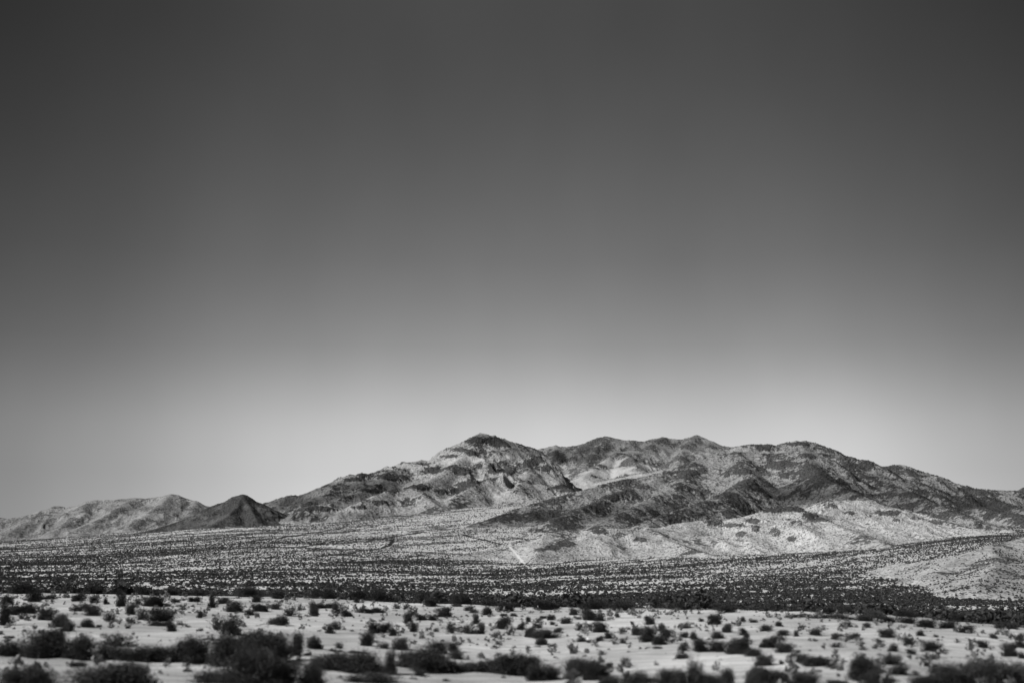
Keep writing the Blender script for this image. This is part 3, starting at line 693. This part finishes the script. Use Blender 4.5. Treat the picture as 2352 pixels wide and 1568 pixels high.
LAND = [(230, 'below the sloping low hills'), (460, 'below the rounded low hills'), (640, 'below the dark conical hill'),
        (880, 'below the rocky shoulder'), (1050, 'beside the main peak'), (1200, 'below the main peak'),
        (1400, 'below the pale valley'), (1640, 'below the far summits'), (1860, 'below the dark knob'), (2080, 'below the falling ridge'), (9999, 'below the low saddle')]
def landmark(u):
    return next(n for lim, n in LAND if u < lim)
SHAPE = {'r': 'rounded', 's': 'low spreading', 'u': 'upright', 't': 'thin twiggy', 'b': 'dense'}
yr = np.exp(np.linspace(math.log(17), math.log(130), 1500))
recs = []
for (u, v, w, h, kd, tag_) in spots:
    x, y, z = hit(u, v, sand_z, yr)
    ly = float(np.interp(x / y, L_T, LY))
    if y > ly + 1.5:
        y2 = ly + 1.0; x = x / y * y2; y = y2; z = float(sand_z(x, y))
    m = y / F
    size = 'tiny' if w < 18 else 'small' if w < 30 else 'medium' if w < 48 else 'large' if w < 75 else 'huge'
    if tag_ == 'belt':
        lab = 'dark bush merged into the dense brush belt along the far rim of the sand'
    else:
        row = 'far sand' if v < 1412 else 'middle sand' if v < 1450 else 'nearer sand' if v < 1500 else 'nearest sand'
        lab = f'{size} {SHAPE[kd]} bush on {row} {landmark(u)}'
    recs.append([u, v, x, y, z, w * m, h * m, kd, lab, tag_])
byl = {}
for r_ in recs:
    if r_[9] != 'belt': byl.setdefault(r_[8], []).append(r_)
ORD = ['first', 'second', 'third', 'fourth', 'fifth', 'sixth', 'seventh', 'eighth', 'ninth', 'tenth', 'eleventh', 'twelfth']
for lab, rs in byl.items():
    if len(rs) > 1:
        rs.sort(key=lambda q: q[0])
        for i, q in enumerate(rs):
            q[8] = lab + ', ' + ORD[i] + ' from left'
used = {}
for r_ in recs:
    u, v, x, y, z, w, h, kd, lab, tag_ = r_
    tw, lf = random.choice(PROTO[kd])
    root = bpy.data.objects.new('desert_bush', None)
    root.empty_display_size = 0.2
    COL.objects.link(root)
    root.location = (x, y, z - 0.03)
    root.rotation_euler = (random.uniform(-.06, .06), random.uniform(-.06, .06), random.uniform(0, 6.28))
    asp = random.uniform(0.88, 1.12)
    gw = 1.22 if v < 1470 else 1.34
    root.scale = (w * asp * gw, w / asp * gw, h * (1.15 if v < 1470 else 1.3))
    root['label'] = lab; root['category'] = 'bush'
    root['group'] = 'bushes in the far brush belt' if tag_ == 'belt' else 'bushes scattered on the pale sand'
    for nm, me in (('stems', tw), ('foliage', lf)):
        c_ = bpy.data.objects.new(nm, me); COL.objects.link(c_); c_.parent = root

# ------------------------------------------------------------------ scrub that nobody could count
def blob_template(seed, nf, size):
    r = np.random.default_rng(seed)
    d = unit(r.normal(size=(nf, 3))); d[:, 2] = np.abs(d[:, 2])
    c_ = d * r.uniform(.15, .46, nf)[:, None] * np.array([1, 1, 1.7]) + np.array([0, 0, .12])
    a_ = unit(r.normal(size=(nf, 3))); b_ = unit(np.cross(a_, r.normal(size=(nf, 3))))
    s_ = size * r.uniform(.6, 1.25, nf)[:, None]
    return np.stack([c_ + a_ * s_, c_ - a_ * s_ * .5 + b_ * s_ * .85, c_ - a_ * s_ * .5 - b_ * s_ * .85], 1)

def instance(x, y, z, w, h, nf, size, ntemp=12):
    T = np.stack([blob_template(900 + nf * 20 + i, nf, size) for i in range(ntemp)])
    k = rng.integers(0, ntemp, len(x)); a_ = rng.uniform(0, 2 * math.pi, len(x))
    V = T[k]
    ca, sa = np.cos(a_)[:, None, None], np.sin(a_)[:, None, None]
    X = V[..., 0] * ca[..., 0][:, :, None] - V[..., 1] * sa[..., 0][:, :, None]
    Y = V[..., 0] * sa[..., 0][:, :, None] + V[..., 1] * ca[..., 0][:, :, None]
    W, H = w[:, None, None], h[:, None, None]
    return np.stack([X * W + x[:, None, None], Y * W + y[:, None, None], V[..., 2] * H + z[:, None, None] - .05], -1).reshape(-1, 3, 3)

tn, tx_ = float(tof(-950)), float(tof(3300))
def scatter(y0, y1, rho, tmin=tn, tmax=tx_):
    n = int(rho * (tmax - tmin) * (y1 * y1 - y0 * y0) / 2)
    t_ = rng.uniform(tmin, tmax, n); y_ = np.sqrt(rng.uniform(y0 * y0, y1 * y1, n))
    return t_ * y_, y_

def hills_at(x, y):
    z = np.full(x.shape, -1e4)
    for k_ in ('near', 'pale', 'right', 'peak', 'cone', 'left'):
        z = np.maximum(z, surf_z(k_, x, y))
    return z
parts = []
total = 0
for y0, y1, rho, nf, size, grow in ((50, 130, .62, 150, .10, .80), (130, 260, .30, 80, .13, .72), (260, 520, .22, 36, .20, .8), (520, 1000, .16, 16, .28, .88), (1000, 1900, .085, 9, .37, 1.1), (1900, 3600, .028, 6, .42, 1.45), (3600, 6200, .009, 5, .45, 2.1)):
    x, y = scatter(y0, y1, rho)
    if y0 < 60:
        ly = np.interp(x / y, L_T, LY)
        keep = y > ly + 0.5
        x, y = x[keep], y[keep]
        dens = np.where(y < ly[keep] + 14, 0.85, 0.35)
    else:
        dens = vegband(x, y)
        dens = 0.16 + dens * dens * 1.45
    keep = rng.uniform(0, 1, len(x)) < np.maximum(dens, 0 * x)
    x, y = x[keep], y[keep]
    zp = plain_z(x, y); zh = hills_at(x, y)
    zs = np.where(y < 130, sand_z(x, y), -1e4)
    on = (zh > zp)
    k2 = ~on | (rng.uniform(0, 1, len(x)) < np.where(y < 1300, .5, .9))
    x, y, z, on = x[k2], y[k2], np.maximum(np.maximum(zp, zh), zs)[k2], on[k2]
    w = np.clip(np.exp(rng.normal(0, .33, len(x))), .45, 1.7) * 1.25 * grow * np.where(on & (y > 1200), .8, np.where(on, .8, 1.0))
    h = w * rng.uniform(.5, .8, len(x))
    parts.append(instance(x, y, z, w, h, nf, size))
    total += len(x)
WASH = [[(0, 1247), (220, 1235), (440, 1219), (640, 1205), (800, 1194), (1000, 1180), (1150, 1166)], [(0, 1262), (200, 1252), (420, 1243), (640, 1232), (800, 1222)],
        [(564, 1245), (657, 1234), (750, 1218), (843, 1206), (967, 1197)], [(564, 1262), (688, 1256), (843, 1243), (893, 1234), (967, 1223), (1061, 1212)], [(720, 1280), (813, 1268), (875, 1260), (895, 1250), (906, 1240)],
        [(400, 1312), (564, 1304), (782, 1293), (875, 1287), (968, 1276)], [(1693, 1287), (1880, 1265), (2035, 1252), (2159, 1243), (2283, 1228), (2352, 1222)], [(1941, 1296), (2060, 1292), (2128, 1293)],
        [(1253, 1320), (1377, 1311), (1532, 1303), (1656, 1291), (1760, 1280)], [(0, 1305), (186, 1286), (372, 1279)], [(0, 1330), (186, 1322), (400, 1316)], [(300, 1250), (500, 1236), (640, 1222)], [(1000, 1320), (1150, 1316), (1300, 1319), (1500, 1312)],
        [(0, 1290), (250, 1276), (520, 1262), (640, 1256)], [(960, 1235), (1061, 1228), (1110, 1240), (1150, 1250)]]
ysw = np.exp(np.linspace(math.log(250), math.log(7000), 2500))
for wl in WASH:
    P = np.array([hit(u, v, lambda a_, b_: plain_z(a_, b_), ysw)[:2] for u, v in wl])
    s_ = 0.0
    for (xa, ya), (xb, yb) in zip(P[:-1], P[1:]):
        L = math.hypot(xb - xa, yb - ya); ym = (ya + yb) / 2
        wid = 3 + 0.0035 * ym
        n_ = int(min(L * wid * 0.14, 9000))
        f_ = rng.uniform(0, 1, n_)
        x = xa + (xb - xa) * f_; y = ya + (yb - ya) * f_
        off = (fbm(x / 120, y / 120, 3, 91) * 30 * min(1, ym / 1500) + rng.normal(0, wid * .5, n_))
        x = x - (yb - ya) / L * off * .3; y = y + (xb - xa) / L * off
        k_ = rng.uniform(0, 1, n_) < 0.55 + 0.8 * fbm(x / 70, y / 70, 2, 95)
        x, y = x[k_], y[k_]
        w = rng.uniform(.8, 1.7, len(x)) * (1.0 + ym / 4500)
        parts.append(instance(x, y, plain_z(x, y), w, w * .75, 10, .36)); total += len(x)
V = np.concatenate(parts)
o = bpy.data.objects.new('desert_scrub', tri_mesh('desert_scrub', V, MAT['scrub']))
COL.objects.link(o); o['kind'] = 'stuff'; o['label'] = 'dark scrub speckling the whole desert plain and the foot of the hills'
o['category'] = 'scrub'
print('scrub', total, len(V))

# ------------------------------------------------------------------ tracks, sheds and small pale things
def ground_all(x, y):
    return np.maximum(plain_z(x, y), hills_at(np.asarray(x, float), np.asarray(y, float)))
def track(pts, width, n=40):
    ysr = np.exp(np.linspace(math.log(300), math.log(7000), 3000))
    P = np.array([hit(u, v, ground_all, ysr)[:2] for u, v in pts])
    s_ = np.linspace(0, len(P) - 1, n)
    cx, cy = np.interp(s_, range(len(P)), P[:, 0]), np.interp(s_, range(len(P)), P[:, 1])
    for _ in range(3):
        cx[1:-1] = (cx[:-2] + cx[1:-1] * 2 + cx[2:]) / 4; cy[1:-1] = (cy[:-2] + cy[1:-1] * 2 + cy[2:]) / 4
    dx, dy = np.gradient(cx), np.gradient(cy)
    L = np.hypot(dx, dy); nx_, ny_ = -dy / L, dx / L
    k = np.linspace(-1, 1, 7)[:, None]
    wv = width * (0.8 + 0.3 * np.abs(noise(s_ * 1.7, 0 * s_, 3)))
    wv = wv * sstep(0, 1.5, s_) * sstep(len(P) - 1, len(P) - 2.2, s_) + 0.3
    X, Y = cx + nx_ * k * wv, cy + ny_ * k * wv
    build_grid('dirt_track', X, Y, ground_all(X, Y) + 0.45, {}, MAT['dust'])
track([(1147, 1251), (1169, 1256), (1180, 1266), (1191, 1277), (1199, 1289), (1212, 1296), (1247, 1302)], 1.7)
track([(1098, 1276), (1123, 1284), (1146, 1295)], 1.3)
track([(1073, 1263), (1030, 1273), (990, 1281)], 1.2)
track([(1600, 1263), (1630, 1270), (1664, 1280)], 1.6)

def quad_obj(name, faces, mat, parent):
    V = np.array(faces, float)
    o = bpy.data.objects.new(name, tri_mesh(name, V, MAT[mat])); COL.objects.link(o); o.parent = parent
    return o
def shed(u, v, w, d, h, label, grp=None):
    x, y, z = hit(u, v, ground_all, np.exp(np.linspace(math.log(400), math.log(7500), 4000)))
    r = bpy.data.objects.new('shed', None); COL.objects.link(r); r.location = (x, y, z - .2)
    r['label'] = label; r['category'] = 'shed'
    if grp: r['group'] = grp
    a, b_ = w / 2, d / 2; e = h * .25
    quad_obj('wall', [[(-a, -b_, 0), (a, -b_, 0), (a, -b_, h), (-a, -b_, h)], [(a, -b_, 0), (a, b_, 0), (a, b_, h), (a, -b_, h)],
                      [(a, b_, 0), (-a, b_, 0), (-a, b_, h), (a, b_, h)], [(-a, b_, 0), (-a, -b_, 0), (-a, -b_, h), (-a, b_, h)]], 'white', r)
    A, B = a + .3, b_ + .3
    quad_obj('roof', [[(-A, -B, h - .05), (A, -B, h - .05), (A, 0, h + e), (-A, 0, h + e)], [(A, B, h - .05), (-A, B, h - .05), (-A, 0, h + e), (A, 0, h + e)],
                      [(-A, -B, h - .05), (-A, 0, h + e), (-A, B, h - .05), (-A, 0, h - .04)], [(A, -B, h - .05), (A, 0, h + e), (A, B, h - .05), (A, 0, h - .04)]], 'white', r)
    quad_obj('door', [[(-.6, -b_ - .03, 0), (.6, -b_ - .03, 0), (.6, -b_ - .03, 2.1), (-.6, -b_ - .03, 2.1)]], 'dark', r)
shed(1112, 1171, 7, 6, 4.0, 'tiny white shed on the far plain below the main peak, the wider of two', 'white sheds on the plain')
shed(1120, 1169, 5, 5, 3.6, 'tiny white shed on the far plain below the main peak, the narrower of two', 'white sheds on the plain')
shed(1187, 1245, 3.2, 3, 2.8, 'tiny white hut beside the toe of the pale hill, first from left', 'white huts by the pale hill')
shed(1193, 1244, 2.6, 3, 2.5, 'tiny white hut beside the toe of the pale hill, second from left', 'white huts by the pale hill')

def stone(u, v, w, h, label, zf, ys):
    x, y, z = hit(u, v, zf, ys)
    r = np.random.default_rng(int(u))
    me = bpy.data.meshes.new('white_stone')
    import bmesh
    bm = bmesh.new(); bmesh.ops.create_icosphere(bm, subdivisions=3, radius=.5)
    for vv_ in bm.verts:
        c_ = vv_.co
        k = 1 + .35 * float(noise(c_.x * 2.3 + u, c_.y * 2.3 + c_.z * 1.7, 5)) + .12 * float(noise(c_.x * 6 + c_.z * 5, c_.y * 6 + u, 8))
        vv_.co = Vector((c_.x * k, c_.y * k, max(c_.z * k, -.3) + .25))
    bm.to_mesh(me); bm.free(); me.materials.append(MAT['white'])
    o = bpy.data.objects.new('white_stone', me); COL.objects.link(o)
    m_ = y / F
    o.location = (x, y, z); o.scale = (w * m_, w * m_ * .8, h * m_ * 1.2)
    o['label'] = label; o['category'] = 'stone'
stone(1351, 1470, 13, 6, 'pale stone lying between dark bushes on the middle sand below the pale valley', sand_z, yr)

n = 3200
y = np.sqrt(rng.uniform(20 ** 2, 96 ** 2, n)); x = rng.uniform(-.62, .62, n) * y
w = np.exp(rng.normal(-2.5, .5, len(x)))
V = instance(x, y, sand_z(x, y) + .03, w, w * rng.uniform(.4, .7, len(x)), 30, .34)
o = bpy.data.objects.new('pebbles', tri_mesh('pebbles', V, MAT['stone'])); COL.objects.link(o)
o['kind'] = 'stuff'; o['label'] = 'scattered pebbles on the pale sand'; o['category'] = 'pebbles'

# dry tufts and stones on the sand
n = 5200
y = np.sqrt(rng.uniform(20 ** 2, 96 ** 2, n)); x = rng.uniform(-.62, .62, n) * y
k_ = (y < np.interp(x / y, L_T, LY)) & (fbm(x / 5, y / 5, 3, 77) > -.05)
x, y = x[k_], y[k_]
w = np.exp(rng.normal(-1.8, .5, len(x)))
V = instance(x, y, sand_z(x, y) + .04, w, w * rng.uniform(.5, 1.2, len(x)), 26, .22)
o = bpy.data.objects.new('dry_tufts', tri_mesh('dry_tufts', V, MAT['drygrass'])); COL.objects.link(o)
o['kind'] = 'stuff'; o['label'] = 'small dry tufts dotted over the pale sand'; o['category'] = 'dry grass'
